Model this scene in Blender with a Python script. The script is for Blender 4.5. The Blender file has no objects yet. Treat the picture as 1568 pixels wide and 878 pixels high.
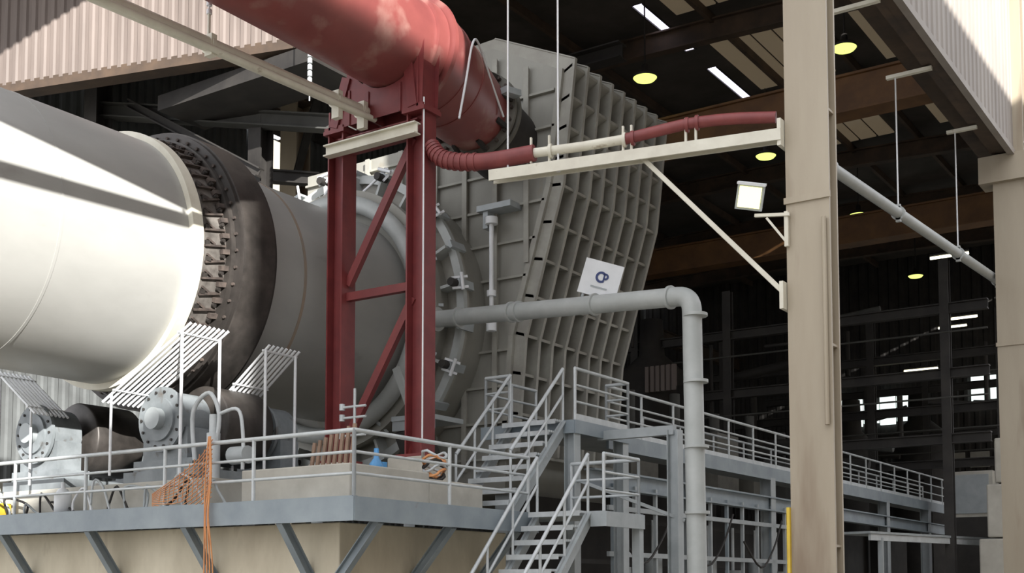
import bpy, math, random
from mathutils import Vector, Matrix
random.seed(4)
EZ = 2.5   # eye height above the yard; every z below is given relative to it
GZ = -2.5
# ---------------------------------------------------------------- materials
def M(name, c1, c2=None, scale=2.0, rough=0.6, metal=0.0, bump=0.0, stretch=(1,1,1), lo=0.35, hi=0.7, c3=None, s3=9.0, f3=0.6):
    m = bpy.data.materials.new(name); m.use_nodes = True
    nt = m.node_tree; N = nt.nodes; L = nt.links
    b = N['Principled BSDF']
    b.inputs['Roughness'].default_value = rough
    b.inputs['Metallic'].default_value = metal
    if c2 is None: c2 = tuple(v*0.8 for v in c1)
    tc = N.new('ShaderNodeTexCoord'); mp = N.new('ShaderNodeMapping')
    mp.inputs['Scale'].default_value = stretch
    L.new(tc.outputs['Object'], mp.inputs['Vector'])
    n = N.new('ShaderNodeTexNoise'); n.inputs['Scale'].default_value = scale
    n.inputs['Detail'].default_value = 6; n.inputs['Roughness'].default_value = 0.6
    L.new(mp.outputs[0], n.inputs['Vector'])
    r = N.new('ShaderNodeValToRGB')
    r.color_ramp.elements[0].position = lo; r.color_ramp.elements[1].position = hi
    r.color_ramp.elements[0].color = (*c2, 1); r.color_ramp.elements[1].color = (*c1, 1)
    L.new(n.outputs['Fac'], r.inputs['Fac'])
    out = r.outputs['Color']
    if c3 is not None:
        n3 = N.new('ShaderNodeTexNoise'); n3.inputs['Scale'].default_value = s3
        n3.inputs['Detail'].default_value = 5
        L.new(mp.outputs[0], n3.inputs['Vector'])
        r3 = N.new('ShaderNodeValToRGB')
        r3.color_ramp.elements[0].position = f3; r3.color_ramp.elements[1].position = min(1, f3+0.12)
        r3.color_ramp.elements[0].color = (0,0,0,1); r3.color_ramp.elements[1].color = (1,1,1,1)
        L.new(n3.outputs['Fac'], r3.inputs['Fac'])
        mx = N.new('ShaderNodeMixRGB'); L.new(r3.outputs[0], mx.inputs['Fac'])
        L.new(out, mx.inputs['Color1']); mx.inputs['Color2'].default_value = (*c3, 1)
        out = mx.outputs[0]
    L.new(out, b.inputs['Base Color'])
    if bump > 0:
        bp = N.new('ShaderNodeBump'); bp.inputs['Strength'].default_value = bump
        bp.inputs['Distance'].default_value = 0.03
        L.new(n.outputs['Fac'], bp.inputs['Height']); L.new(bp.outputs[0], b.inputs['Normal'])
    return m
def ME(name, col, s):
    m = bpy.data.materials.new(name); m.use_nodes = True
    b = m.node_tree.nodes['Principled BSDF']
    b.inputs['Base Color'].default_value = (*col, 1)
    b.inputs['Emission Color'].default_value = (*col, 1)
    b.inputs['Emission Strength'].default_value = s
    return m

m_kiln   = M('kiln_shell_steel', (0.42,0.42,0.40), (0.325,0.325,0.31), 0.9, 0.40, 0.0, 0.05, (1,0.5,1), 0.3,0.75, (0.28,0.27,0.25), 2.0, 0.66)
m_seam   = M('kiln_weld_band', (0.36,0.27,0.20), (0.28,0.24,0.20), 3, 0.7)
m_cream  = M('cream_paint', (0.76,0.74,0.63), (0.64,0.61,0.51), 3, 0.5, c3=(0.35,0.28,0.2), s3=6, f3=0.68)
m_tyre   = M('tyre_dark_steel', (0.065,0.057,0.052), (0.03,0.027,0.025), 2, 0.5, 0.3)
m_tyref  = M('tyre_face_steel', (0.085,0.075,0.068), (0.038,0.034,0.031), 3, 0.45, 0.3)
m_rust   = M('rusty_blocks', (0.11,0.085,0.072), (0.035,0.028,0.025), 7, 0.85, 0.0, 0.3)
m_slip   = M('slip_ring_grey', (0.18,0.165,0.15), (0.07,0.062,0.055), 5, 0.8)
m_hood   = M('hood_grey_paint', (0.33,0.325,0.29), (0.25,0.245,0.218), 1.2, 0.65, c3=(0.25,0.22,0.17), s3=3.0, f3=0.66, stretch=(1,1,0.5))
m_hoodl  = M('hood_rib_paint', (0.38,0.375,0.33), (0.285,0.275,0.245), 2.5, 0.65)
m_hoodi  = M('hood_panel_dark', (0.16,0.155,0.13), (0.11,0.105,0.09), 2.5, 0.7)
m_red    = M('red_primer', (0.28,0.080,0.072), (0.21,0.058,0.055), 1.2, 0.4, c3=(0.35,0.18,0.155), s3=1.6, f3=0.54)
m_redf   = M('red_frame_paint', (0.21,0.038,0.037), (0.15,0.027,0.029), 3, 0.5)
m_grey   = M('galvanised_grey', (0.42,0.45,0.46), (0.33,0.36,0.37), 3, 0.5, 0.1)
m_pipe   = M('pipe_grey_paint', (0.45,0.47,0.46), (0.38,0.40,0.39), 3, 0.45)
m_rail   = M('railing_galvanised', (0.60,0.63,0.64), (0.48,0.51,0.52), 5, 0.45, 0.15)
m_blue   = M('platform_bluegrey', (0.29,0.335,0.36), (0.21,0.25,0.28), 2, 0.5, c3=(0.2,0.2,0.2), s3=5, f3=0.68)
m_machg  = M('bearing_housing_grey', (0.26,0.285,0.30), (0.17,0.19,0.20), 3, 0.55, c3=(0.12,0.11,0.10), s3=5, f3=0.62)
m_conc   = M('pier_concrete', (0.78,0.71,0.56), (0.50,0.44,0.33), 1.1, 0.9, 0, 0.15, (1,1,0.4), 0.3, 0.7, (0.42,0.36,0.27), 2.2, 0.62)
m_concl  = M('plinth_concrete', (0.56,0.54,0.48), (0.43,0.41,0.36), 2.2, 0.9, 0, 0.1)
m_col    = M('building_column_paint', (0.44,0.385,0.295), (0.33,0.275,0.20), 1.0, 0.5, 0, 0, (1,1,0.15), 0.3, 0.7, (0.235,0.175,0.12), 1.6, 0.57)
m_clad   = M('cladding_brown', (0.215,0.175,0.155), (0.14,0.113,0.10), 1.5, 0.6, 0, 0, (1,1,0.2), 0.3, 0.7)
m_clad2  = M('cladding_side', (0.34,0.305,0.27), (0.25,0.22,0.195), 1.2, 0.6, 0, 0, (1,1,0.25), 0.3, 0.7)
m_inwall = M('interior_wall', (0.15,0.16,0.16), (0.095,0.10,0.10), 1.0, 0.8)
m_mach   = M('machinery_dark_grey', (0.085,0.085,0.08), (0.045,0.045,0.04), 1.0, 0.8)
m_dark   = M('dark_steel', (0.04,0.036,0.032), (0.02,0.018,0.017), 2, 0.7)
m_brown  = M('brown_rafter', (0.10,0.065,0.042), (0.05,0.035,0.026), 2, 0.7)
m_roof   = M('roof_sheet_underside', (0.08,0.068,0.06), (0.045,0.04,0.033), 1, 0.8)
m_roofl  = ME('roof_translucent_sheet', (0.38,0.30,0.20), 0.17)
m_orange = M('crane_orange', (0.17,0.08,0.024), (0.10,0.045,0.015), 2, 0.6)
m_gnd    = M('ground_dirt', (0.40,0.37,0.31), (0.26,0.24,0.20), 0.6, 0.95)
m_white  = M('white_paint', (0.80,0.82,0.84), (0.72,0.74,0.76), 3, 0.5)
m_navy   = M('logo_navy', (0.03,0.05,0.18), (0.03,0.05,0.16), 3, 0.5)
m_yellow = M('yellow_paint', (0.75,0.55,0.05), (0.6,0.4,0.04), 4, 0.5)
m_bluep  = M('blue_plastic', (0.08,0.28,0.55), (0.06,0.22,0.45), 4, 0.4)
m_net    = M('orange_net', (0.75,0.35,0.14), (0.6,0.25,0.1), 6, 0.6)
m_copper = M('copper_fins', (0.32,0.21,0.15), (0.22,0.145,0.1), 6, 0.6)
m_hose   = M('red_hose', (0.25,0.058,0.055), (0.19,0.042,0.042), 4, 0.5)
e_lamp   = ME('lamp_glow', (0.80,0.92,0.22), 1.5)
e_flood  = ME('floodlight_glow', (1.0,0.95,0.42), 1.6)
e_sky    = ME('skylight_panel', (0.85,0.82,1.0), 2.6)
e_tube   = ME('tube_light_glow', (1.0,0.95,0.7), 3)
e_win    = ME('window_daylight', (0.88,1.0,0.96), 1.3)
e_winw   = ME('window_warm_daylight', (1.0,0.93,0.75), 1.3)

# ---------------------------------------------------------------- mesh builder
class B:
    def __init__(s, name): s.name=name; s.v=[]; s.f=[]; s.m=[]; s.sm=[]; s.mats=[]
    def mi(s, m):
        if m not in s.mats: s.mats.append(m)
        return s.mats.index(m)
    def add(s, vs, fs, m, smooth=False):
        o=len(s.v); i=s.mi(m)
        s.v += [(p[0],p[1],p[2]+EZ) for p in vs]
        for f in fs:
            s.f.append([a+o for a in f]); s.m.append(i); s.sm.append(smooth)
    def box(s,x0,x1,y0,y1,z0,z1,m):
        vs=[(x,y,z) for z in (z0,z1) for y in (y0,y1) for x in (x0,x1)]
        s.add(vs,[(0,2,3,1),(4,5,7,6),(0,1,5,4),(2,6,7,3),(0,4,6,2),(1,3,7,5)],m)
    def frame(s,p1,p2,up):
        p1=Vector(p1);p2=Vector(p2);d=(p2-p1).normalized();u=Vector(up)
        if abs(d.dot(u.normalized()))>0.98: u=Vector((0,1,0)) if abs(d.y)<0.9 else Vector((1,0,0))
        r=d.cross(u).normalized();u=r.cross(d).normalized()
        return p1,p2,d,r,u
    def bar(s,p1,p2,w,h,m,up=(0,0,1),off=(0,0)):
        p1,p2,d,r,u=s.frame(p1,p2,up)
        vs=[]
        for p in (p1,p2):
            for a,b in ((-1,-1),(1,-1),(1,1),(-1,1)):
                vs.append(p+r*(a*w/2+off[0])+u*(b*h/2+off[1]))
        s.add(vs,[(0,1,2,3),(7,6,5,4),(0,4,5,1),(1,5,6,2),(2,6,7,3),(3,7,4,0)],m)
    def ibeam(s,p1,p2,w,h,t,m,up=(0,0,1),mweb=None):
        s.bar(p1,p2,w,t,m,up,(0,h/2-t/2)); s.bar(p1,p2,w,t,m,up,(0,-h/2+t/2))
        s.bar(p1,p2,t,h-2*t,mweb or m,up)
    def cyl(s,p1,p2,r,m,n=20,r2=None,caps=True,smooth=True):
        if r2 is None:r2=r
        p1,p2,d,a,u=s.frame(p1,p2,(0,0,1))
        vs=[]
        for p,rr in ((p1,r),(p2,r2)):
            for i in range(n):
                t=2*math.pi*i/n; vs.append(p+a*(math.cos(t)*rr)+u*(math.sin(t)*rr))
        s.add(vs,[(i,(i+1)%n,n+(i+1)%n,n+i) for i in range(n)],m,smooth)
        if caps:
            s.add(vs[:n],[tuple(range(n-1,-1,-1))],m); s.add(vs[n:],[tuple(range(n))],m)
    def lathe(s,c,prof,m,n=64,axis='Y',smooth=True,closed=False):
        vs=[]
        for a,r in prof:
            for i in range(n):
                t=2*math.pi*i/n
                if axis=='Y': vs.append((c[0]+r*math.cos(t),c[1]+a,c[2]+r*math.sin(t)))
                elif axis=='Z': vs.append((c[0]+r*math.cos(t),c[1]+r*math.sin(t),c[2]+a))
                else: vs.append((c[0]+a,c[1]+r*math.cos(t),c[2]+r*math.sin(t)))
        k=len(prof);fs=[]
        for j in range(k if closed else k-1):
            j2=(j+1)%k
            for i in range(n):
                fs.append((j*n+i,j*n+(i+1)%n,j2*n+(i+1)%n,j2*n+i))
        s.add(vs,fs,m,smooth)
    def ring(s,c,a0,a1,ri,ro,m,n=64,axis='Y'):
        for p in ([(a0,ro),(a1,ro)],[(a1,ro),(a1,ri)],[(a1,ri),(a0,ri)],[(a0,ri),(a0,ro)]):
            s.lathe(c,p,m,n,axis,smooth=(p[0][1]==p[1][1]))
    def tube(s,pts,r,m,n=12,caps=True):
        pts=[Vector(p) for p in pts]; k=len(pts); vs=[]
        t0=(pts[1]-pts[0]).normalized()
        u=Vector((0,0,1)) if abs(t0.z)<0.9 else Vector((1,0,0))
        for j in range(k):
            if j==0:t=pts[1]-pts[0]
            elif j==k-1:t=pts[-1]-pts[-2]
            else:t=(pts[j+1]-pts[j]).normalized()+(pts[j]-pts[j-1]).normalized()
            t=t.normalized(); a=t.cross(u).normalized(); u=a.cross(t).normalized()
            rr=r[j] if isinstance(r,(list,tuple)) else r
            for i in range(n):
                g=2*math.pi*i/n; vs.append(pts[j]+a*math.cos(g)*rr+u*math.sin(g)*rr)
        fs=[(j*n+i,j*n+(i+1)%n,(j+1)*n+(i+1)%n,(j+1)*n+i) for j in range(k-1) for i in range(n)]
        s.add(vs,fs,m,True)
        if caps: s.add(vs[:n],[tuple(range(n-1,-1,-1))],m); s.add(vs[-n:],[tuple(range(n))],m)
    def prism(s,prof,y0,y1,m):
        n=len(prof)
        vs=[(x,y0,z) for x,z in prof]+[(x,y1,z) for x,z in prof]
        s.add(vs,[tuple(range(n)),tuple(range(2*n-1,n-1,-1))]+[(i,n+i,n+(i+1)%n,(i+1)%n) for i in range(n)],m)
    def corr(s,p,d,length,z0,z1,m,pitch=0.25,depth=0.05):
        d=Vector(d).normalized();nrm=Vector((d.y,-d.x,0));k=int(length/pitch)
        vs=[]
        for i in range(k):
            for f,o in ((0,0),(0.35,0),(0.5,1),(0.85,1)):
                q=Vector((p[0],p[1],0))+d*((i+f)*pitch)+nrm*(o*depth)
                vs+= [(q.x,q.y,z0),(q.x,q.y,z1)]
        s.add(vs,[(2*i,2*i+2,2*i+3,2*i+1) for i in range(len(vs)//2-1)],m)
    def done(s,bevel=0):
        me=bpy.data.meshes.new(s.name); me.from_pydata(s.v,[],s.f)
        for m in s.mats: me.materials.append(m)
        me.polygons.foreach_set('material_index',s.m); me.polygons.foreach_set('use_smooth',s.sm)
        me.update()
        o=bpy.data.objects.new(s.name,me); bpy.context.scene.collection.objects.link(o)
        if bevel:
            b=o.modifiers.new('bevel','BEVEL');b.width=bevel;b.segments=2;b.limit_method='ANGLE';b.angle_limit=math.radians(50)
        return o
def fillet(pts,r,n=8):
    pts=[Vector(p) for p in pts];out=[pts[0]]
    for i in range(1,len(pts)-1):
        a=(pts[i-1]-pts[i]).normalized();b=(pts[i+1]-pts[i]).normalized()
        p0=pts[i]+a*r;p1=pts[i]+b*r
        for k in range(n+1):
            t=k/n; out.append(p0*(1-t)**2+pts[i]*2*t*(1-t)+p1*t*t)
    out.append(pts[-1]);return out
def smoothpath(pts,n=8):
    P=[Vector(p) for p in pts];P=[P[0]]+P+[P[-1]];out=[]
    for i in range(1,len(P)-2):
        for k in range(n):
            t=k/n;a,b,c,d=P[i-1:i+3]
            out.append(0.5*((2*b)+(c-a)*t+(2*a-5*b+4*c-d)*t*t+(3*b-a-3*c+d)*t**3))
    out.append(P[-2]);return out

# ---------------------------------------------------------------- ground
g=B('ground'); g.box(-60,60,-50,70,GZ-0.2,GZ,m_gnd); g.done()

# ---------------------------------------------------------------- rotary kiln
KX,KZ,KR=-14.57,4.75,1.8
k=B('rotary_kiln'); c=(KX,0,KZ)
k.lathe(c,[(-4,KR),(4,KR),(8,KR),(11.0,KR),(11.7,KR+0.02),(13,KR+0.02),(15.95,KR)],m_kiln,128)
k.lathe(c,[(-4,0.1),(-4,KR)],m_dark,64)
for y in (0.5,5.2,9.0): k.ring(c,y,y+0.04,KR-0.02,KR+0.006,m_kiln,96)
k.ring(c,13.25,13.30,KR-0.02,KR+0.028,m_seam,96)
k.ring(c,14.5,14.53,KR-0.02,KR+0.008,m_seam,96)
k.ring(c,11.02,11.20,KR-0.02,KR+0.09,m_cream,128)
k.ring(c,12.42,12.62,KR-0.02,KR+0.05,m_kiln,128)
k.ring(c,11.78,12.36,KR+0.06,2.10,m_tyref,128)
k.ring(c,11.72,11.78,KR+0.06,2.07,m_tyre,128)
k.ring(c,12.36,12.42,KR+0.06,2.07,m_tyre,128)
k.ring(c,11.20,11.72,KR,KR+0.05,m_slip,96)
k.ring(c,11.64,11.72,KR,KR+0.16,m_tyref,96)
nb=52
for i in range(nb):
    t=2*math.pi*i/nb
    R=Matrix.Rotation(-t,3,'Y')
    def rp(x,y,z): 
        v=R@Vector((x,y,z)); return (KX+v.x,v.y,KZ+v.z)
    rad=R@Vector((1,0,0))
    j=random.uniform(-.012,.012); j2=random.uniform(-.03,.03)
    k.bar(rp(1.857,11.26+j2,-0.02),rp(1.86,11.60,0.07+j2),0.03,0.07,m_rust,up=rad)
    k.bar(rp(1.86,11.28,0.09),rp(1.86,11.44+j2,0.03),0.03,0.05,m_rust,up=rad)
    k.bar(rp(1.87+j,11.27+j2,0.03),rp(1.87+j,11.34+j2,0.03),0.06,0.045,m_tyref,up=rad)
    k.bar(rp(1.88,11.52,-0.05),rp(1.89,11.66,-0.03),0.07,0.08,m_rust,up=rad)
    k.cyl(rp(1.87,11.54,0.11),rp(1.92,11.54,0.11),0.03,m_tyre,6)
    k.cyl(rp(1.99,11.69,0.0),rp(1.99,11.73,0.0),0.025,m_rust,6)
k.done()

# ---------------------------------------------------------------- kiln seal ring
s=B('kiln_outlet_seal')
c2=(KX,0,KZ)
pts=[(KX+2.08*math.cos(t),15.72,KZ+2.08*math.sin(t)) for t in [2*math.pi*i/80 for i in range(81)]]
s.tube(pts,0.15,m_pipe,14,False)
s.ring(c2,15.85,16.0,KR+0.0,2.35,m_hood,96)
s.ring(c2,16.0,16.9,2.1,2.3,m_hood,96)
s.ring(c2,16.25,16.33,2.3,2.68,m_hoodl,96)
s.ring(c2,16.33,16.9,2.45,2.62,m_hood,96)
s.ring(c2,16.15,16.25,2.55,2.70,m_pipe,96)
for i in range(24):
    t=2*math.pi*(i+0.5)/24; R=Matrix.Rotation(-t,3,'Y')
    def rp(x,y,z):
        v=R@Vector((x,y,z)); return (KX+v.x,v.y,KZ+v.z)
    rad=R@Vector((1,0,0))
    s.bar(rp(2.45,15.98,0),rp(2.45,16.25,0),0.05,0.36,m_pipe,up=rad)
    s.bar(rp(2.72,16.0,0.0),rp(2.72,16.4,0.0),0.14,0.06,m_grey,up=rad)
    if i%2==0:
        s.bar(rp(2.62,15.95,0.09),rp(2.85,16.1,0.09),0.04,0.04,m_white)
        s.bar(rp(2.62,15.95,-0.09),rp(2.85,16.1,-0.09),0.04,0.04,m_white)
        s.cyl(rp(2.66,15.85,0),rp(2.66,16.1,0),0.07,m_dark,10)
        s.cyl(rp(2.80,16.0,-0.15),rp(2.80,16.0,0.15),0.03,m_white,8)
for i in range(18):
    t=2*math.pi*i/18; R=Matrix.Rotation(-t,3,'Y')
    v=R@Vector((2.08,0,0)); w=R@Vector((2.4,0,0))
    s.bar((KX+v.x,15.72,KZ+v.z),(KX+w.x,15.98,KZ+w.z),0.05,0.05,m_grey)
for a,b in (((-14.9,15.9,7.0),(-14.3,16.0,7.9)),((-14.4,15.9,7.1),(-14.35,15.9,7.6)),((-13.9,15.9,7.0),(-13.5,16.1,7.4)),((-15.3,15.8,6.9),(-15.5,15.9,7.4))):
    s.cyl(a,b,0.025,m_white,8)
s.bar((-12.6,15.6,2.75),(-11.8,15.6,2.75),0.9,0.08,m_grey); s.bar((-12.6,15.2,2.65),(-11.75,15.2,2.65),0.05,0.2,m_grey)
s.bar((-12.3,15.3,2.6),(-12.1,15.9,1.2),0.5,0.4,m_dark)
s.bar((-12.55,15.2,3.6),(-12.15,15.2,2.7),0.12,0.06,m_pipe,up=(0,1,0))
s.done()

# ---------------------------------------------------------------- kiln hood
h=B('kiln_hood')
prof=[(-16.2,1.6),(-16.2,8.0),(-12.7,8.05),(-12.25,9.45),(-11.8,9.45),(-10.38,8.72),(-10.62,6.8),(-11.38,4.3),(-11.55,1.6)]
Y0,Y1=16.9,20.3
h.prism(prof,Y0,Y1,m_hood)
side=[(-12.3,9.45),(-11.8,9.45),(-10.38,8.72),(-10.62,6.8),(-11.38,4.3),(-11.55,2.3)]
outw=[(-12.3,9.60),(-11.75,9.62),(-10.12,8.86),(-10.36,6.78),(-11.12,4.22),(-11.28,2.3)]
nr=9
for i in range(nr):
    y=Y0+0.0+(Y1-Y0-0.03)*i/(nr-1)
    for j in range(len(side)-1):
        q=[side[j],outw[j],outw[j+1],side[j+1]]
        vs=[(x,y,z) for x,z in q]+[(x,y+0.03,z) for x,z in q]
        h.add(vs,[(0,1,2,3),(7,6,5,4),(1,5,6,2),(0,4,5,1),(3,2,6,7)],m_hoodl)
        if j>=1:
            a=Vector((outw[j][0],y+0.015,outw[j][1]));b=Vector((outw[j+1][0],y+0.015,outw[j+1][1]))
            dd=(b-a).normalized()
            h.bar(a,b,0.07,0.02,m_hoodl,up=(dd.z,0,-dd.x))
def lerp(a,b,t): return (a[0]+(b[0]-a[0])*t,a[1]+(b[1]-a[1])*t)
for j,ts in ((2,(0.02,0.27,0.52,0.77)),(3,(0.0,0.24,0.48,0.72,0.97)),(4,(0.3,0.65,1.0))):
    for t in ts:
        a=lerp(side[j],side[j+1],t);b=lerp(outw[j],outw[j+1],t); b=lerp(a,b,0.8)
        vs=[(a[0],Y0,a[1]),(b[0],Y0,b[1]),(b[0],Y1,b[1]),(a[0],Y1,a[1])]
        vs+= [(x,y,z-0.05) for x,y,z in vs]
        h.add(vs,[(0,1,2,3),(7,6,5,4),(0,4,5,1),(1,5,6,2)],m_hoodl)
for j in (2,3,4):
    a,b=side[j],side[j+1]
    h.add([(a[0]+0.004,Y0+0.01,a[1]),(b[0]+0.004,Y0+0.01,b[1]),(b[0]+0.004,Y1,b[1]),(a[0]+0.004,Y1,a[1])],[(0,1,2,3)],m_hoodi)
for x in (-15.4,-14.6,-13.8,-13.0,-12.35,-11.7,-11.05):
    zt=8.0 if x<-12.7 else 9.2 if x<-11.6 else 8.9
    zb=2.0 if x<-11.5 else 5.5
    h.box(x-0.02,x+0.02,Y0-0.09,Y0,zb,zt,m_hoodl)
    h.box(x-0.05,x+0.05,Y0-0.1,Y0-0.085,zb,zt,m_hoodl)
z=2.2
while z<9.0:
    xr=-10.5 if z>6.8 else -10.62-(6.8-z)*0.304 if z>4.3 else -11.45
    xl=-16.2 if z<8 else -12.4
    h.box(xl,xr,Y0-0.07,Y0,z-0.02,z+0.02,m_hoodl)
    z+=0.62
for j in range(2,5):
    h.bar((side[j][0],Y0-0.02,side[j][1]),(side[j+1][0],Y0-0.02,side[j+1][1]),0.10,0.10,m_hoodl,up=(0,1,0))
h.box(-11.9,-11.2,16.55,16.9,6.45,6.55,m_grey); h.box(-11.8,-11.7,16.6,16.9,6.15,6.45,m_grey)
h.cyl((-11.62,16.6,4.4),(-11.62,16.6,6.3),0.04,m_white,8)
h.cyl((-11.62,16.6,6.2),(-11.62,16.6,6.32),0.11,m_white,12)
h.cyl((-11.62,16.6,4.95),(-11.62,16.6,5.05),0.08,m_white,12)
h.cyl((-11.62,16.6,4.35),(-11.62,16.6,4.6),0.09,m_white,12)
for x in (-16,-11.7):
    for y in (17.2,20.0): h.ibeam((x,y,GZ),(x,y,1.6),0.3,0.3,0.03,m_grey,up=(0,1,0))
h.done()

# ---------------------------------------------------------------- red gas duct
d=B('red_gas_duct'); dc=(-10.98,0,7.93)
RD=0.71
d.lathe(dc,[(1,RD),(13.7,RD)],m_red,80)
d.lathe(dc,[(1,0.1),(1,RD)],m_red,64)
for y in (5.5,9.3): d.ring(dc,y,y+0.04,RD-.01,RD+0.012,m_red,64)
d.ring(dc,13.3,13.55,RD-.02,RD+0.05,m_red,80)
d.ring(dc,13.58,13.66,0.6,RD+0.13,m_red,80)
ca=Vector((-10.98,13.6,7.93)); cb=Vector((-11.32,15.65,7.74)); ax=(cb-ca).normalized()
d.cyl(ca,ca.lerp(cb,0.45),0.80,m_red,80,r2=0.74); d.cyl(ca.lerp(cb,0.45),cb,0.74,m_red,80,r2=0.62)
for t in (0.22,0.45): d.cyl(ca.lerp(cb,t)-ax*.01,ca.lerp(cb,t)+ax*.03,0.80-0.06*t/0.45+.012,m_red,64)
d.cyl(cb,cb+ax*0.06,0.76,m_hoodi,64); d.cyl(cb+ax*0.13,cb+ax*0.2,0.78,m_hoodi,64); d.cyl(cb+ax*.05,cb+ax*1.25,0.64,m_dark,64)
up=Vector((0,0,1)); rt=ax.cross(up).normalized(); u2=rt.cross(ax).normalized()
for i in range(22):
    t=2*math.pi*i/22; q=cb+rt*(0.70*math.cos(t))+u2*(0.70*math.sin(t))
    d.cyl(q-ax*0.07,q+ax*0.28,0.028,m_rust,8)
for i in range(9):
    t=2*math.pi*(i+.3)/9; e=rt*math.cos(t)+u2*math.sin(t)
    d.bar(cb-ax*0.28+e*0.64,cb+e*0.70,0.05,0.08,m_dark)
d.bar(cb-ax*0.3+rt*0.62+u2*0.15,cb-ax*0.0+rt*0.74+u2*0.2,0.3,0.1,m_grey)
d.tube(smoothpath([(-10.2,13.75,6.8),(-10.15,13.85,7.4),(-10.22,14.1,8.05),(-10.32,14.4,8.2),(-10.5,15.0,7.85),(-10.62,15.5,7.5)],5),0.018,m_white,8)
d.done()

# ---------------------------------------------------------------- red support frame
f=B('red_support_frame')
XL,XR,YF=-11.96,-10.46,13.2; ZB=1.82
for x in (XL,XR):
    f.ibeam((x,YF,ZB),(x,YF,6.72),0.30,0.30,0.025,m_redf,up=(1,0,0))
    f.box(x-0.24,x+0.24,YF-0.24,YF+0.24,ZB-0.02,ZB+0.03,m_redf)
    f.box(x-0.2,x+0.2,YF-0.2,YF+0.2,6.72,6.78,m_redf)
    for sy in (-1,1):
        f.add([(x-0.012,YF+sy*0.15,ZB+.03),(x-0.012,YF+sy*0.24,ZB+.03),(x-0.012,YF+sy*0.15,ZB+0.3)],[(0,1,2)],m_redf)
f.ibeam((XL,YF,6.55),(XR,YF,6.55),0.2,0.22,0.02,m_redf)
f.bar((XL+.15,YF,4.27),(XR-.15,YF,4.27),0.1,0.12,m_redf)
f.bar((XL+.15,YF,4.45),(XR-.12,YF,6.4),0.09,0.12,m_redf)
f.bar((XL+.15,YF,2.15),(XR-.12,YF,4.1),0.09,0.12,m_redf)
for y in (YF-0.18,YF+0.18):
    n=14; vs=[]
    for i in range(n+1):
        t=math.pi*(1.08+0.84*i/n); vs.append((dc[0]+(RD+.02)*math.cos(t),y,dc[2]+(RD+.02)*math.sin(t)))
    vs2=[(XL+0.1+(XR+0.15-XL-0.1)*i/n,y,6.78) for i in range(n+1)]
    f.add(vs+vs2,[(i,i+1,n+2+i,n+1+i) for i in range(n)],m_redf)
for x,zt in ((XL-0.08,7.05),(XL+0.3,7.3),(-11.3,7.2),(-10.7,7.2),(XR+0.08,7.5)):
    f.box(x-0.015,x+0.015,YF-0.2,YF+0.2,6.78,zt,m_redf)
for x in (XL,XR):
    f.box(x-0.18,x+0.18,YF-0.2,YF+0.2,6.78,6.82,m_redf)
    f.bar((x,YF-0.2,6.8),(x+(0.25 if x<-11 else -0.1),YF-0.2,7.5),0.16,0.03,m_redf,up=(0,1,0))
f.cyl((XR+0.17,YF-0.16,2.0),(XR+0.17,YF-0.16,6.9),0.012,m_white,8)
f.done()
a=B('cream_cross_arm')
a.ibeam((XL-0.1,YF-0.24,6.44),(XR+0.12,YF-0.24,6.44),0.14,0.17,0.02,m_cream)
a.done()

# ---------------------------------------------------------------- overhead conduit
o=B('overhead_service_pipe')
o.cyl((-12.05,3,6.90),(-11.35,13.1,6.90),0.095,m_cream,16)
o.cyl((-11.90,3,6.81),(-11.24,13.1,6.80),0.045,m_cream,10)
for y in (6.0,8.2,10.2,12.4,12.9):
    x=-12.05+0.70*(y-3)/10.1
    o.ring((x,0,6.90),y,y+0.05,0.07,0.12,m_cream,16); o.box(x-0.03,x+0.1,y-0.02,y+0.07,6.62 if y>12 else 6.74,7.02,m_cream)
o.cyl((-11.55,10.22,6.95),(-11.55,10.22,7.35),0.02,m_cream,8)
for i in range(9): o.cyl((-11.55,10.22,7.3+i*0.11),(-11.55,10.22,7.36+i*0.11),0.035,m_white,8)
o.cyl((-11.55,10.22,7.3),(-11.55,10.22,8.6),0.012,m_white,8)
o.bar((-11.55,10.22,8.6),(-10.95,10.22,8.6),0.05,0.05,m_cream)
o.done()
# out-of-view sloping hull and pipe, added only to cast shadow bands on the kiln
o=B('kiln_shadow_blocker')
def gz(y): return 7.5-0.158*(y-4.5)
vs=[]
for y in (-12,8.0):
    for x,dz in ((-8.35,0),(-6.8,1.1),(-6.8,2.2),(-8.35,2.2)): vs.append((x,y,gz(y)+dz))
o.add(vs,[(0,1,2,3),(7,6,5,4),(0,4,5,1),(1,5,6,2),(2,6,7,3),(3,7,4,0)],m_clad2)
def pz(y): return 6.73+0.04*(y-4.66)
o.cyl((-8.3,-12,pz(-12)),(-8.3,8.0,pz(8.0)),0.15,m_cream,16,r2=0.10)
for y in (-10,-6,-2,2,7.6): o.bar((-8.3,y,pz(y)),(-8.3,y,gz(y)),0.03,0.03,m_cream)
for y in (-9,-4):
    for x in (-8.2,-7.0): o.ibeam((x,y,GZ),(x,y,gz(y)+(1 if x>-8 else 0)),0.25,0.25,0.02,m_grey,up=(0,1,0))
o.done()

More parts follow.
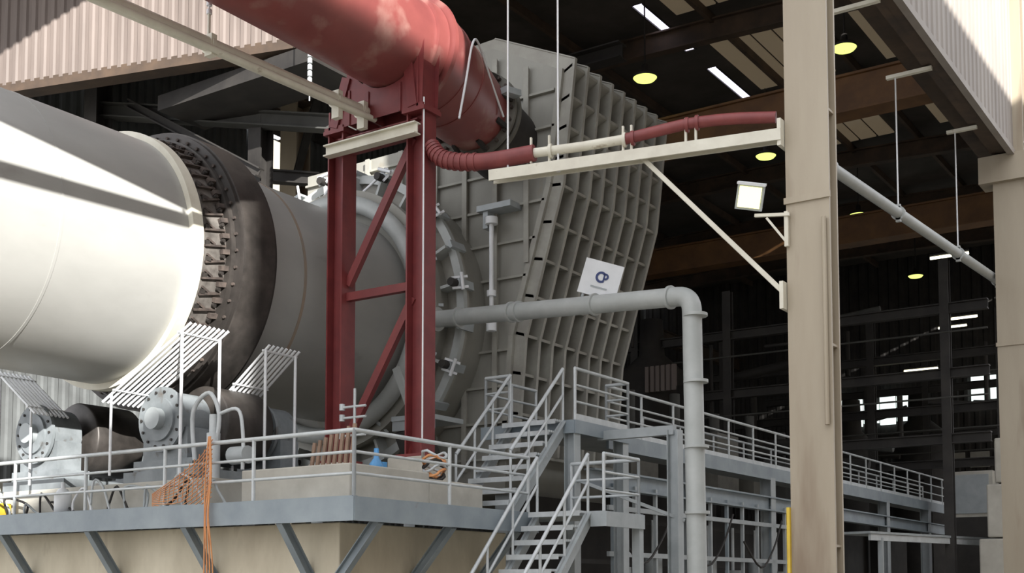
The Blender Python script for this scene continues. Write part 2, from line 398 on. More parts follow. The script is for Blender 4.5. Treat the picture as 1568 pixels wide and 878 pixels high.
# ---------------------------------------------------------------- pipe bracket to the building column
b=B('pipe_bracket_arm')
A=(-9.35,13.35,5.70);Bp=(-5.56,14.38,5.80)
b.bar(A,Bp,0.22,0.03,m_cream); b.bar(A,Bp,0.03,0.15,m_cream,off=(0.1,-0.06)); b.bar(A,Bp,0.03,0.13,m_cream,off=(-0.1,-0.05))
b.bar((-7.35,13.92,5.72),(-5.56,14.38,3.72),0.06,0.06,m_cream)
b.box(-5.58,-5.53,14.28,14.6,3.5,3.85,m_cream); b.box(-5.58,-5.53,14.28,14.6,5.6,5.95,m_cream)
b.done()
hp=B('red_service_hose')
path=smoothpath([(-10.30,13.2,6.25),(-10.05,13.22,6.0),(-9.5,13.35,5.90),(-8.75,13.52,5.92)],6)
hp.tube(path,0.115,m_hose,14)
for i,p in enumerate(path[:12:1]):
    if i==0: continue
    q=path[i+1]; dd=(q-p).normalized(); hp.cyl(p-dd*0.02,p+dd*0.02,0.128,m_hose,14)
path2=smoothpath([(-7.53,13.86,5.96),(-7.1,13.98,6.02),(-6.7,14.08,6.06),(-6.2,14.22,6.06),(-5.62,14.36,6.0)],5)
hp.tube(path2,0.075,m_hose,12)
hp.tube([(-8.75,13.52,5.92),(-8.1,13.7,5.93),(-7.53,13.86,5.96)],0.065,m_cream,12)
for p in ((-8.8,13.51,5.92),(-8.55,13.58,5.92),(-7.56,13.85,5.95),(-7.45,13.88,5.96),(-6.75,14.07,6.05),(-6.62,14.10,6.06)):
    hp.cyl(p,(p[0]+0.04,p[1]+0.012,p[2]),0.10,m_cream if p[0]<-7.5 else m_hose,14)
    hp.box(p[0]-0.01,p[0]+0.015,p[1]-0.015,p[1]+0.015,5.78,6.14,m_cream)
hp.done()
for x,y in ((-9.12,13.42),(-8.42,13.6)):
    r=B('hanger_rod'); r.cyl((x,y,5.7),(x,y,13.2),0.014,m_white,8); r.cyl((x,y,5.62),(x,y,5.74),0.035,m_white,8); r.cyl((x,y,12.9),(x,y,13.0),0.05,m_white,8); r.done()

# ---------------------------------------------------------------- grey air pipe
gp=B('grey_air_pipe')
p=fillet([(-12.0,15.6,4.42),(-7.12,14.98,4.02),(-7.05,14.98,GZ)],0.22,8)
gp.tube(p,0.135,m_pipe,24)
def atx(t): return Vector((-12.0,15.6,4.42)).lerp(Vector((-7.12,14.98,4.02)),t)
for t in (0.10,0.33,0.36,0.66,0.93):
    q=atx(t);dd=Vector((4.88,-.62,-.4)).normalized(); gp.cyl(q-dd*0.02,q+dd*0.02,0.165,m_pipe,24)
for z in (3.72,2.8,1.9,1.0,0.1,-0.8): gp.cyl((-7.07,14.98,z),(-7.07,14.98,z+0.04),0.17,m_pipe,24)
gp.cyl(atx(-0.02),atx(0.0),0.2,m_pipe,24)
gp.bar(atx(0.38)+Vector((0.0,0.25,0)),atx(0.9)+Vector((0,0.25,0.0)),0.06,0.08,m_grey)
gp.done()

# ---------------------------------------------------------------- sign
sg=B('company_sign_board')
C=Vector((-8.74,15.30,4.55))
ny=Vector((0.42,-0.88,-0.1)).normalized()
ex=Vector((0.85,0.42,0)); ex=(ex-ny*ex.dot(ny)).normalized()
ez=ex.cross(ny)*-1
if ez.z<0: ez=-ez
rt_=math.radians(-17); ex,ez=(ex*math.cos(rt_)+ez*math.sin(rt_)),(ez*math.cos(rt_)-ex*math.sin(rt_))
def S(u,v,o=0.0): return C+ex*u+ez*v+ny*o
w,hh=0.29,0.26
vs=[S(-w,-hh),S(w,-hh),S(w,hh),S(-w,hh),S(-w,-hh,-.02),S(w,-hh,-.02),S(w,hh,-.02),S(-w,hh,-.02)]
sg.add(vs,[(0,1,2,3),(7,6,5,4),(0,4,5,1),(1,5,6,2),(2,6,7,3),(3,7,4,0)],m_white)
def arc(u0,v0,ri,ro,t0,t1,n=18):
    vs=[]
    for i in range(n+1):
        t=math.radians(t0+(t1-t0)*i/n)
        vs+=[S(u0+ri*math.cos(t),v0+ri*math.sin(t),0.006),S(u0+ro*math.cos(t),v0+ro*math.sin(t),0.006)]
    sg.add(vs,[(2*i,2*i+1,2*i+3,2*i+2) for i in range(n)],m_navy)
arc(0.0,0.03,0.05,0.085,50,310); arc(0.06,0.05,0.02,0.05,-110,150)
sg.add([S(0.03,-0.04,.006),S(0.055,-0.04,.006),S(0.055,0.09,.006),S(0.03,0.09,.006)],[(0,1,2,3)],m_navy)
sg.add([S(-.12,-.14,.006),S(.13,-.14,.006),S(.13,-.115,.006),S(-.12,-.115,.006)],[(0,1,2,3)],m_grey)
sg.bar(S(-0.2,-0.2,-0.04),S(-0.2,-0.45,-0.04),0.03,0.03,m_grey); sg.bar(S(0.2,-0.2,-0.04),S(0.2,-0.42,-0.04),0.03,0.03,m_grey)
sg.done()

# ---------------------------------------------------------------- pier
p=B('concrete_kiln_pier')
p.box(-19.5,-9.95,11.0,14.6,GZ,0.80,m_conc)
p.box(-11.5,-9.66,10.85,12.4,1.04,1.50,m_concl)
p.box(-11.7,-9.66,12.4,13.6,1.04,1.42,m_concl)
p.box(-17.4,-12.1,10.85,13.4,1.04,1.45,m_concl)
p.box(-19.5,-17.6,10.95,13.4,1.04,1.7,m_concl)
for x in (XL,XR): p.box(x-0.32,x+0.32,YF-0.32,YF+0.32,1.40,1.80,m_concl)
p.done(0.015)

# ---------------------------------------------------------------- platform
DZ=1.04
def railing(bd,pts,h=0.78,sp=1.45,m=m_rail,mids=(0.28,0.53),r=0.024,toe=False):
    pts=[Vector(q) for q in pts]
    for i in range(len(pts)-1):
        a,b_=pts[i],pts[i+1]; L=(b_-a).length; n=max(1,round(L/sp))
        for zz,rr in [(h,r*1.15)]+[(mm,r*0.8) for mm in mids]:
            bd.cyl(a+Vector((0,0,zz)),b_+Vector((0,0,zz)),rr,m,8)
        for j in range(n+1):
            q=a.lerp(b_,j/n); bd.cyl(q,q+Vector((0,0,h)),r,m,8)
        if toe: bd.bar(a+Vector((0,0,0.05)),b_+Vector((0,0,0.05)),0.01,0.1,m)
pl=B('kiln_platform')
pl.box(-19.5,-9.26,10.44,13.0,DZ-0.06,DZ,m_blue)
pl.box(-11.0,-9.26,13.0,15.2,DZ-0.06,DZ,m_blue)
pl.ibeam((-19.5,10.46,DZ-0.11),(-9.23,10.46,DZ-0.11),0.1,0.26,0.015,m_blue)
pl.bar((-19.5,10.41,DZ-0.13),(-9.2,10.41,DZ-0.13),0.02,0.28,m_blue)
pl.bar((-9.2,10.41,DZ-0.13),(-9.2,14.3,DZ-0.13),0.02,0.28,m_blue)
for x in (-10.4,-12.1,-14.05,-16.05,-18.0):
    pl.ibeam((x,10.47,0.80),(x,11.02,0.05),0.1,0.12,0.012,m_blue,up=(0,1,0))
    pl.bar((x,10.5,0.87),(x,11.2,0.87),0.1,0.1,m_blue)
for y in (10.95,12.4,13.9):
    pl.ibeam((-9.3,y,0.80),(-9.97,y,0.05),0.1,0.12,0.012,m_blue,up=(1,0,0))
railing(pl,[(-19.0,10.45,DZ),(-9.24,10.45,DZ),(-9.24,14.1,DZ)],sp=1.55)
pl.box(-9.26,-8.05,14.15,15.25,DZ-0.06,DZ,m_grey)
pl.bar((-9.26,14.15,DZ-0.11),(-9.15,14.15,DZ-0.11),0.04,0.2,m_blue)
pl.bar((-8.25,14.15,DZ-0.11),(-8.0,14.15,DZ-0.11),0.04,0.2,m_grey); pl.bar((-8.03,14.15,DZ-0.11),(-8.03,15.25,DZ-0.11),0.04,0.2,m_grey)
railing(pl,[(-8.08,14.2,DZ),(-8.08,15.2,DZ),(-9.2,15.2,DZ)],sp=1.1)
pl.bar((-8.1,15.2,GZ),(-8.1,15.2,DZ),0.12,0.12,m_grey,up=(0,1,0))
pl.done()

# ---------------------------------------------------------------- stairs
def stair(name,x0,x1,yb,zb,yt,zt,n,h=0.78):
    st=B(name)
    for x in (x0,x1):
        st.bar((x,yb,zb-0.02),(x,yt,zt-0.1),0.03,0.20,m_grey)
        st.bar((x+0.03,yb,zb+0.07),(x+0.03,yt,zt-0.01),0.06,0.015,m_grey)
        for hh,r in ((h,0.026),(h*0.5,0.02)):
            st.cyl((x,yb,zb+hh+0.1),(x,yt,zt+hh),r,m_rail,8)
        for t in (0,0.33,0.66,1.0):
            y=yb+(yt-yb)*t; zz=zb+(zt-zb)*t; st.cyl((x,y,zz-0.1),(x,y,zz+h+0.1*(1-t)),0.02,m_rail,8)
    for i in range(1,n+1):
        t=i/n; y=yb+(yt-yb)*(t-0.5/n); z=zb+(zt-zb)*t
        for q in range(5): st.box(x0,x1,y-0.13+q*0.055,y-0.13+q*0.055+0.022,z-0.03,z,m_rail)
        st.box(x0,x1,y-0.14,y-0.13,z-0.07,z,m_rail)
    st.done()
WZ=2.5
stair('steel_staircase',-10.35,-9.4,13.9,DZ,15.3,WZ,8)
stair('steel_staircase',-9.12,-8.3,12.35,-0.95,14.15,DZ,10)
# ---------------------------------------------------------------- elevated walkway
wk=B('elevated_walkway')
wk.box(-10.9,-9.2,15.3,17.0,WZ-0.05,WZ,m_blue)
wk.box(-10.9,-9.62,17.0,40,WZ-0.05,WZ,m_grey)
wk.bar((-10.9,15.3,WZ-0.1),(-9.2,15.3,WZ-0.1),0.03,0.2,m_blue)
wk.bar((-9.2,15.3,WZ-0.1),(-9.2,17.0,WZ-0.1),0.03,0.2,m_blue)
wk.bar((-9.6,17.0,WZ-0.12),(-9.6,40,WZ-0.12),0.05,0.26,m_blue)
wk.ibeam((-9.65,16.5,WZ-0.75),(-9.65,40,WZ-0.75),0.2,0.3,0.03,m_blue)
railing(wk,[(-9.22,15.35,WZ),(-9.22,17.0,WZ),(-9.62,17.0,WZ),(-9.62,40,WZ)],sp=1.2,toe=True)
railing(wk,[(-10.85,16.8,WZ),(-10.85,15.35,WZ),(-10.4,15.35,WZ)],sp=0.8)
railing(wk,[(-10.85,20.6,WZ),(-10.85,40,WZ)],sp=1.6)
for x,y in ((-9.3,15.4),(-9.3,16.9),(-8.0,16.2)):
    wk.ibeam((x,y,GZ),(x,y,WZ-0.1 if x<-8.5 else WZ-0.15),0.18,0.18,0.015,m_grey,up=(1,0,0))
wk.bar((-9.3,16.2,WZ-0.15),(-8.0,16.2,WZ-0.15),0.12,0.14,m_grey)
wk.bar((-9.2,15.4,1.6),(-7.9,16.3,1.0),0.05,0.05,m_grey)
for y in (20,24,28,32,36,40): wk.ibeam((-9.7,y,GZ),(-9.7,y,WZ-0.2),0.25,0.25,0.02,m_grey,up=(1,0,0))
wk.done()
lw=B('service_rack')
for z in (1.3,0.55,-0.2):
    lw.bar((-9.6,17,z),(-9.6,26,z),0.05,0.08,m_grey)
    lw.bar((-10.4,17,z-0.1),(-10.4,26,z-0.1),0.05,0.08,m_dark)
for i in range(12):
    y=17.2+i*0.75; lw.bar((-9.62,y,GZ),(-9.62,y,1.7),0.06,0.06,m_grey if i%3 else m_blue,up=(0,1,0))
for i in range(7):
    y=18+i*1.15; lw.cyl((-9.9,y,-0.2),(-9.9,y,0.35+0.2*(i%2)),0.16,m_grey,12); lw.cyl((-9.9,y,0.3),(-9.9,y,1.2),0.035,m_rail,8)
for i in range(3):
    lw.tube(smoothpath([(-9.4,17+i*2.5,0.9),(-9.3,17.6+i*2.5,0.4),(-9.35,18.4+i*2.5,0.8),(-9.4,19+i*2.5,1.4)],4),0.02,m_dark,8)
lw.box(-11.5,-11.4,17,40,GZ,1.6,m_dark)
lw.done()
aw=B('side_canopy')
aw.bar((-8.6,26.0,1.2),(-7.2,34,1.25),0.9,0.05,m_grey); aw.bar((-8.2,26.0,1.1),(-6.8,34,1.15),0.06,0.14,m_rail)
for y in (26.5,30,33.5): aw.bar((-8.2+(y-26)*0.17,y,GZ),(-8.2+(y-26)*0.17,y,1.1),0.1,0.1,m_grey,up=(0,1,0))
aw.done()

# ---------------------------------------------------------------- rollers
def roller(x,name='kiln_support_roller'):
    r=B(name); z=2.30; rr=0.56
    c=(x,0,z)
    r.lathe(c,[(11.6,0.2),(11.62,rr-0.02),(11.65,rr),(12.48,rr),(12.5,rr-0.02),(12.52,0.2)],m_tyref,48)
    r.cyl((x,10.75,z),(x,13.3,z),0.15,m_grey,24)
    for ya,yb in ((10.95,11.45),(12.7,13.15)):
        r.cyl((x,ya,z),(x,yb,z),0.40,m_machg,36)
        r.cyl((x,ya-0.05,z),(x,ya,z),0.45,m_machg,36)
        r.cyl((x,ya-0.09,z),(x,ya-0.05,z),0.30,m_machg,36)
        for i in range(14):
            t=2*math.pi*i/14; q=(x+0.38*math.cos(t),ya-0.07,z+0.38*math.sin(t)); r.cyl(q,(q[0],ya-0.04,q[2]),0.02,m_dark,8)
        r.box(x-0.45,x+0.45,ya+0.04,yb-0.04,1.75,z-0.12,m_machg)
        r.box(x-0.6,x+0.6,ya,yb,1.6,1.75,m_machg)
    r.box(x-0.75,x+0.75,10.9,13.2,1.45,1.6,m_machg)
    r.done()
roller(-13.15); roller(-15.99)
def guard(ux,uy0,uy1,uz,lx,dy,lz,n,zb=1.5):
    g=B('roller_guard_grille')
    for i in range(n):
        y=uy0+(uy1-uy0)*i/(n-1)
        g.cyl((ux,y,uz),(lx,y+dy,lz),0.02,m_white,8)
    for t in (0.12,0.85):
        a=Vector((ux,uy0-0.04,uz)).lerp(Vector((lx,uy0+dy-0.04,lz)),t)
        b_=Vector((ux,uy1+0.04,uz)).lerp(Vector((lx,uy1+dy+0.04,lz)),t); g.bar(a,b_,0.04,0.025,m_white)
    for y in (uy0,uy1):
        a=Vector((ux,y,uz)).lerp(Vector((lx,y+dy,lz)),0.1)
        g.cyl((a.x,a.y,zb),a,0.022,m_white,8)
    a=Vector((ux,uy0,uz)).lerp(Vector((lx,uy0+dy,lz)),0.9); g.cyl((a.x,a.y,zb),a,0.018,m_white,8)
    g.done()
guard(-12.4,10.76,11.42,3.52,-13.6,-0.46,2.50,9)
guard(-12.4,12.2,12.8,3.46,-13.1,-0.1,2.85,8)
guard(-16.75,10.75,11.3,3.30,-15.6,-0.1,2.55,9)

# ---------------------------------------------------------------- small things on platform
t=B('hydraulic_thruster')
t.cyl((-12.2,11.0,1.45),(-12.2,11.0,2.05),0.09,m_rail,16); t.cyl((-12.2,11.0,2.05),(-12.2,11.0,2.3),0.06,m_rail,12)
t.tube(smoothpath([(-12.5,10.95,1.7),(-12.55,10.95,2.35),(-12.3,11,2.6),(-12.1,11,2.3),(-12.15,11,1.9)],6),0.03,m_rail,8)
t.tube(smoothpath([(-12.1,11.0,2.3),(-11.85,11.1,2.35),(-11.75,11.1,2.0),(-11.75,11.1,1.55)],6),0.025,m_rail,8)
t.cyl((-12.55,10.9,1.5),(-12.55,10.9,1.62),0.16,m_grey,16)
t.cyl((-12.0,11.15,1.75),(-11.7,11.15,1.75),0.12,m_grey,16)
t.done()
t=B('copper_cooling_fins')
for i in range(8): t.bar((-11.15+i*0.1,11.75,1.5),(-11.08+i*0.1,11.75,1.92+0.03*i),0.05,0.03,m_copper,up=(0,1,0))
t.box(-11.2,-10.35,11.7,11.85,1.5,1.55,m_copper)
t.done()
t=B('valve_manifold')
t.cyl((-11.05,12.5,1.42),(-11.05,12.5,2.75),0.02,m_rail,8)
for z in (2.1,2.35,2.5):
    t.cyl((-11.25,12.5,z),(-10.85,12.5,z),0.018,m_rail,8); t.cyl((-11.28,12.5,z-0.04),(-11.28,12.5,z+0.05),0.04,m_rail,8)
t.done()
t=B('yellow_jack'); t.box(-16.6,-16.35,10.6,10.8,DZ,DZ+0.22,m_yellow); t.cyl((-16.48,10.7,DZ+0.22),(-16.48,10.7,DZ+0.4),0.04,m_grey,8); t.done(0.01)
t=B('white_gas_bottle')
t.lathe((-14.9,10.65,DZ),[(0,0.02),(0,0.12),(0.28,0.12),(0.36,0.07),(0.38,0.03),(0.46,0.03),(0.46,0.0)],m_white,16,'Z'); t.done()
t=B('hose_clutter')
for i in range(14):
    x0=-16.9+i*0.38; 
    t.tube(smoothpath([(x0,10.62,DZ+0.02),(x0+random.uniform(-.2,.2),10.65,DZ+random.uniform(.1,.45)),(x0+random.uniform(0,.4),10.7,DZ+random.uniform(.05,.4)),(x0+0.45,10.6,DZ+0.02)],4),0.018,random.choice([m_rail,m_dark,m_white,m_grey,m_dark]),6)
t.done()
t=B('blue_funnel'); t.lathe((-9.8,11.5,1.5),[(0,0.09),(0.04,0.09),(0.12,0.035),(0.24,0.03),(0.24,0)],m_bluep,14,'Z'); t.cyl((-9.95,11.8,1.5),(-9.95,11.8,1.6),0.06,m_bluep,12); t.done()
t=B('hose_coil')
for i in range(6):
    pts=[(-9.85+0.15*math.cos(a)+random.uniform(-.02,.02),12.75+0.12*math.sin(a)*(1+0.1*i),1.47+0.06*i+0.05*math.sin(2*a+i)) for a in [2*math.pi*q/16 for q in range(17)]]
    t.tube(pts,0.02,[m_dark,m_net,m_rail][i%3],6)
t.done()
t=B('orange_safety_net')
for i in range(4):
    x=-11.60+i*0.03
    t.tube(smoothpath([(x-0.02*i,10.38,1.9),(x+random.uniform(-.03,.03),10.36,1.4),(x+random.uniform(-.03,.03),10.34,0.9),(x+0.02*i,10.34,0.3),(x+0.03*i,10.33,-0.3)],5),0.010,m_net,6)
for i in range(13):
    t.tube(smoothpath([(-11.55,10.40,1.86-0.06*i),(-11.9-0.03*i,10.42,1.58-0.06*i),(-12.7,10.42,1.22-0.015*i)],4),0.006,m_net,5)
for i in range(11):
    x=-11.62-i*0.09; t.tube([(x,10.41,1.80-0.055*i),(x-0.05,10.42,1.1)],0.006,m_net,5)
t.done()

# ---------------------------------------------------------------- building columns
def column(x,y,zt,w=0.56,dp=0.32):
    c=B('building_column')
    c.ibeam((x,y,GZ),(x,y,zt),w,dp,0.045,m_col,up=(0,1,0))
    c.box(x-w/2-0.02,x+w/2+0.02,y-dp/2-0.03,y-dp/2,4.85,4.93,m_col)
    c.box(x-w/2-.1,x+w/2+.1,y-dp/2-.1,y+dp/2+.1,GZ,GZ+0.05,m_col)
    for z in (0.5,3.0,6.0,9.0): c.box(x-w/2+0.02,x+w/2-0.02,y-dp/2+0.04,y+dp/2-0.04,z,z+0.03,m_col)
    return c
c=column(-5.24,14.56,13.2)
c.cyl((-5.02,14.36,2.0),(-5.02,14.36,4.6),0.03,m_col,8)
c.box(-5.56,-5.52,14.35,14.45,GZ,1.0,m_yellow)
c.done()
c=column(-5.05,25.6,13.2,0.6,0.34)
c.box(-5.6,-4.55,25.3,25.9,8.2,8.75,m_col)
c.done()
for y in (36.6,47.6): column(-5.05,y,13.2).done()

fl=B('column_floodlight')
C0=Vector((-5.92,14.2,4.98))
def FB(x0,x1,y0,y1,z0,z1,m):
    R=Matrix.Rotation(math.radians(15),3,'Z')@Matrix.Rotation(math.radians(22),3,'X')@Matrix.Rotation(math.radians(12),3,'Y')
    vs=[C0+R@Vector((x,y,z)) for z in (z0,z1) for y in (y0,y1) for x in (x0,x1)]
    fl.add(vs,[(0,2,3,1),(4,5,7,6),(0,1,5,4),(2,6,7,3),(0,4,6,2),(1,3,7,5)],m)
FB(-0.17,0.17,-0.03,0.06,-0.17,0.15,m_grey); FB(-0.14,0.14,-0.045,-0.03,-0.14,0.12,e_flood); FB(-0.18,0.18,-0.06,0.08,0.14,0.17,m_white); FB(-0.12,0.12,0.06,0.16,-0.1,0.1,m_grey)
fl.bar((-5.9,14.3,4.75),(-5.45,14.34,4.70),0.04,0.04,m_cream); fl.bar((-5.5,14.36,4.75),(-5.5,14.36,4.3),0.05,0.05,m_cream,up=(0,1,0))
fl.bar((-5.75,14.32,4.7),(-5.5,14.36,4.35),0.03,0.03,m_cream)
fl.done()

rp_=B('side_service_pipe')
a=Vector((-6.1,16.0,6.35));b_=Vector((-5.4,26.6,6.35))
rp_.cyl(a,b_,0.09,m_pipe,16)
for y in (17.5,20.35,23.5,26.0):
    q=a.lerp(b_,(y-16)/10.6); rp_.cyl(q-Vector((0,0.03,0)),q+Vector((0,0.03,0)),0.12,m_pipe,16)
    rp_.box(q.x-0.04,q.x+0.04,y-.03,y+.03,6.2,6.5,m_pipe)
    if y<25:
        rp_.cyl((q.x,y,6.4),(q.x,y,8.72),0.014,m_white,8); rp_.bar((q.x-0.15,y,8.74),(-5.2,y,8.74),0.08,0.06,m_cream)
rp_.done()

# ---------------------------------------------------------------- building shell
w=B('wall_side_cladding')
w.corr((-4.95,10.0),(0,1,0),50,8.85,13.2,m_clad2,0.3,0.02)
w.box(-5.2,-5.0,10,60,8.78,8.95,m_brown)
w.box(-5.3,-5.15,10,60,10.4,10.6,m_brown)
w.box(-5.02,-4.90,10,60,8.7,8.82,m_clad2)
w.box(-5.35,-5.15,10,60,8.8,9.0,m_brown)
w.done()
w=B('wall_front_cladding')
p1=Vector((-28.0,11.57,0));p2=Vector((-12.6,15.94,0)); dd=(p2-p1).normalized()
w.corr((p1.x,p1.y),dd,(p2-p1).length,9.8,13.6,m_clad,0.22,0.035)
w.bar((p1.x,p1.y+.15,9.75),(p2.x,p2.y+.15,9.75),0.35,0.2,m_brown)
w.done()
w=B('wall_front_upper')
w.corr((-12.6,16.0),(1,0,0),2.2,11.6,13.6,m_inwall,0.26,0.05); w.done()
rf=B('roof')
rf.box(-12.35,-5.0,13.2,60,13.2,13.3,m_roof); rf.box(-25.0,-12.65,13.2,60,13.2,13.3,m_roof)
rf.box(-12.65,-12.35,13.2,18.5,13.2,13.3,m_roof); rf.box(-12.65,-12.35,21.5,23.6,13.2,13.3,m_roof); rf.box(-12.65,-12.35,26.4,27.6,13.2,13.3,m_roof); rf.box(-12.65,-12.35,31,60,13.2,13.3,m_roof)
for y0,y1 in ((20,24.4),(25.2,29.4),(30.2,34.4)):
    for q in range(4): rf.box(-11.9+q*0.52,-11.45+q*0.52,y0,y1,13.12,13.16,m_roofl)
    rf.box(-8.6,-8.1,y0,y1,13.12,13.16,m_roofl)
rf.box(-29,-13.4,6.5,13.2,13.62,13.72,m_roof)  # overhang added out of view to shade the front cladding
rf.done()
for y0,y1 in ((18.5,21.5),(23.6,26.4),(27.6,31.0)):
    sk=B('roof_skylight'); sk.box(-12.62,-12.38,y0,y1,13.22,13.26,e_sky); sk.box(-12.66,-12.62,y0,y1,13.18,13.3,m_dark); sk.box(-12.38,-12.34,y0,y1,13.18,13.3,m_dark); sk.done()
rr=B('roof_rafters')
for y in (14,19.5,24.8,29.8,34.8,39.8,44.8):
    n=10
    for i in range(n):
        xa=-25+i*2.0; xb=xa+2.0
        za=12.45+0.35*math.sin(math.pi*i/n); zb=12.45+0.35*math.sin(math.pi*(i+1)/n)
        rr.ibeam((xa,y,za),(xb,y,zb),0.25,0.5,0.04,m_brown)
for x in (-23,-20,-17,-14.6,-11.2,-9.3,-7.6,-6.2):
    rr.bar((x,13.2,13.0),(x,48,13.0),0.1,0.2,m_brown)
rr.done()
cr=B('bridge_crane')
for y,z in ((24.0,10.1),(33.3,10.1)):
    cr.box(-20.5,-5.6,y-0.2,y+0.2,z-0.35,z+0.35,m_orange); cr.box(-20.5,-5.6,y-0.28,y+0.28,z+0.35,z+0.4,m_orange); cr.box(-20.5,-5.6,y-0.28,y+0.28,z-0.4,z-0.35,m_orange)
cr.ibeam((-5.75,14.8,9.5),(-5.75,48,9.5),0.3,0.5,0.03,m_brown); cr.ibeam((-20.6,20.8,9.5),(-20.6,48,9.5),0.3,0.5,0.03,m_brown)
cr.done()
w=B('wall_left'); w.corr((-25.2,58),(0,-1,0),45,GZ,13.2,m_inwall,0.3,0.05); w.done()
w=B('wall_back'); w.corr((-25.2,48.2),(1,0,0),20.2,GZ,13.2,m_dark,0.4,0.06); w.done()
w=B('wall_partition'); w.corr((-21,19.8),(0,-1,0),4.6,8.6,12.3,m_inwall,0.22,0.05); w.corr((-21,30),(0,-1,0),9,3,13,m_inwall,0.22,0.05)
w.done()
w=B('window_1'); w.box(-20.98,-20.9,20.15,20.85,9.4,10.9,e_winw); w.box(-21.02,-20.86,20.05,20.15,9.3,11,m_brown); w.box(-21.02,-20.86,20.85,20.95,9.3,11,m_brown); w.done()
cc=B('interior_column'); cc.ibeam((-19,19.4,GZ),(-19,19.4,12.5),0.5,0.45,0.04,m_col,up=(0,1,0)); cc.box(-19.4,-18.6,19.1,19.7,10.9,11.0,m_brown); cc.done()
br=B('interior_steelwork')
for a_,b2,w_ in (((-20.8,15.5,9.9),(-14,17.2,8.6),0.3),((-20.8,16.5,9.0),(-16.5,17.6,8.2),0.25),((-20,15.6,9.9),(-16.8,16.2,8.0),0.18),((-18.6,19.0,9.0),(-16.3,17.5,10.5),0.15),((-20.7,15.4,8.3),(-20.7,15.4,12),0.4),((-17.2,16.6,GZ),(-17.2,16.6,12.5),0.35),((-20.8,22,9.4),(-16,22,9.4),0.35),((-20.8,22,11.4),(-12,22,11.4),0.35)):
    br.ibeam(a_,b2,w_,w_,0.03,m_dark if w_!=0.3 else m_mach,up=(0,0,1) if abs(a_[2]-b2[2])<3 else (0,1,0))
br.box(-18.6,-14.5,15.2,16.4,9.3,9.6,m_dark)
br.done()
ch=B('hanging_chain'); 
for i in range(14): ch.cyl((-13.6,14.2,8.2+i*0.11),(-13.6,14.2,8.28+i*0.11),0.04,m_rail,8)
ch.cyl((-13.6,14.2,8.0),(-13.6,14.2,12.6),0.012,m_rail,6)
ch.done()
def highbay(x,y,z,r=0.27):
    l=B('high_bay_lamp')
    l.lathe((x,y,z),[(0.0,r),(0.02,r+0.01),(0.07,r*0.95),(0.12,r*0.5),(0.14,r*0.3),(0.30,r*0.25),(0.32,0.01)],m_dark,24,'Z')
    l.lathe((x,y,z),[(0.01,r*0.97),(-0.04,r*0.80),(-0.06,0.01)],e_lamp,24,'Z')
    l.cyl((x,y,z+0.30),(x,y,13.2),0.02,m_dark,6)
    l.done()
for q in ((-12.1,23.2,11.25),(-8.2,24.95,11.6),(-11.8,29.4,11.3),(-11.4,35.7,11.3),(-12,44,11.3)): highbay(*q)
tl=B('tube_lights')
for x,y,z in ((-8.6,33.0,8.9),(-10.0,40.0,8.7),(-10.5,37.0,6.6),(-11.5,37.0,6.4),(-11.5,45,9.5)):
    tl.cyl((x,y,z),(x+1.0,y,z),0.04,e_tube,8); tl.box(x,x+1.0,y-0.05,y+0.05,z+0.05,z+0.1,m_dark)
tl.done()
wn=B('window_2')
for i in range(5): wn.box(-16.6+i*0.66,-16.0+i*0.66,48.0,48.1,6.6-0.1*(i%2),7.8-0.2*(i%3),e_win)
for i in range(3): wn.box(-11.1+i*0.7,-10.55+i*0.7,48.0,48.1,7.1+.1*i,8.1,e_win)
for i in range(6): wn.box(-13.0+i*0.9,-12.3+i*0.9,48.0,48.1,4.6+.15*(i%2),5.2,m_hoodl)
wn.done()
mc=B('process_machinery')
random.seed(11)
for (x,y,z0,z1,r) in ((-13,27,GZ,4.0,0.7),(-15.5,30,GZ,6.5,0.9),(-12.5,38,GZ,5,0.8),(-12.0,44,GZ,6,1.0),(-12.8,46,GZ,4.5,0.9)):
    mc.lathe((x,y,0),[(z0,r),(z1-0.5,r),(z1,r*0.4),(z1+1.0,r*0.35),(z1+1.0,0.01)],m_dark,24,'Z')
for z in (3.6,5.2,6.8):
    for y in (30,36,42): 
        mc.ibeam((-17,y,z),(-6.5,y,z),0.2,0.25,0.03,m_dark)
        if z<6: mc.cyl((-17,y-.1,z+1.0),(-6.5,y-.1,z+1.0),0.025,m_mach,6)
for x in (-16,-13.2,-11.2,-7.5):
    for y in (30,36,42): mc.ibeam((x,y,GZ),(x,y,8.0),0.22,0.22,0.03,m_dark,up=(0,1,0))
for i in range(26):
    x=random.uniform(-16,-8);y=random.uniform(29,44);z=random.uniform(3,7);L=random.uniform(1,4)
    if random.random()<.5: mc.cyl((x,y,z),(x+min(L,2),y,z+random.uniform(-.3,.3)),random.uniform(.04,.15),random.choice([m_dark,m_mach,m_dark]),10)
    else: mc.cyl((x,y,z),(x,y,z+L*.6),random.uniform(.04,.12),random.choice([m_dark,m_mach,m_dark]),10)
for i in range(6): mc.box(-15.2+i*0.16,-15.09+i*0.16,29.0,29.1,5.3,6.0,m_clad)
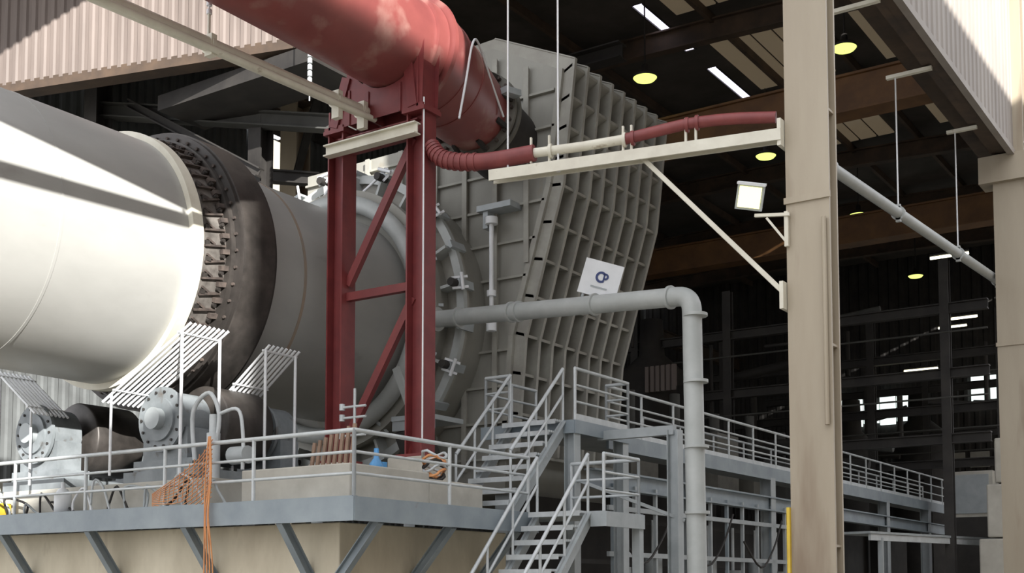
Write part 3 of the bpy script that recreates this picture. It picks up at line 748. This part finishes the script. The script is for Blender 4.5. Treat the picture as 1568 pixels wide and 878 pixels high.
for i in range(5): mc.box(-12.2,-11.6,21.5+i*2.1,22.7+i*2.1,WZ-0.4,WZ+0.6+0.25*(i%3),[m_hoodi,m_mach,m_hoodi][i%3]); mc.cyl((-11.9,22+i*2.1,WZ+.6),(-11.9,22+i*2.1,WZ+1.6+.2*(i%2)),0.12,m_mach,12)
mc.done()
bx=B('concrete_block_stack')
for i,(x0,x1,z0,z1) in enumerate(((-6.9,-5.5,GZ,1.2),(-6.7,-5.5,1.2,2.5),(-6.5,-5.5,2.5,3.6))): bx.box(x0,x1,30.2,33.0,z0,z1-0.03,m_concl)
bx.done(0.04)
bx=B('equipment_cabinet'); bx.box(-9.0,-7.7,35.5,37.0,WZ-0.5,WZ+0.8,m_concl); bx.box(-8.9,-7.8,35.46,35.5,WZ-0.4,WZ+0.7,m_grey); bx.box(-9.0,-7.7,35.5,37,GZ,WZ-0.5,m_dark); bx.done()

# unseen blocks added to keep the sun off the hall and platform
blk=B('sun_blocker_blocks')
blk.box(12,24,-6.25,60,GZ,16.4,m_clad2); blk.box(12,24,-45,-6.25,GZ,12.3,m_clad2)
blk.box(11.8,24.2,-6.35,60.2,16.4,16.6,m_brown); blk.box(11.8,24.2,-45.2,-6.35,12.3,12.5,m_brown)
blk.done()

# ---------------------------------------------------------------- lights
sun=bpy.data.lights.new('sun','SUN'); sun.energy=11; sun.angle=0.009; sun.color=(1,0.97,0.92)
so=bpy.data.objects.new('sun',sun); bpy.context.scene.collection.objects.link(so)
sv=Vector((0.74,-0.55,0.30))
so.rotation_euler=sv.to_track_quat('Z','Y').to_euler()
so.location=(10,-10,20)
wd=bpy.data.worlds.new('sky'); bpy.context.scene.world=wd; wd.use_nodes=True
bg=wd.node_tree.nodes['Background']; bg.inputs[0].default_value=(0.95,0.96,1.0,1); bg.inputs[1].default_value=2.1
bpy.context.scene.view_settings.view_transform='Standard'

# ---------------------------------------------------------------- camera
cam=bpy.data.cameras.new('camera'); co=bpy.data.objects.new('camera',cam); bpy.context.scene.collection.objects.link(co)
cam.sensor_width=36; cam.lens=1850/1568*36; cam.shift_y=0.212; cam.clip_end=300
co.location=(0,0,EZ); co.rotation_euler=(math.radians(94),0,math.radians(34))
bpy.context.scene.camera=co
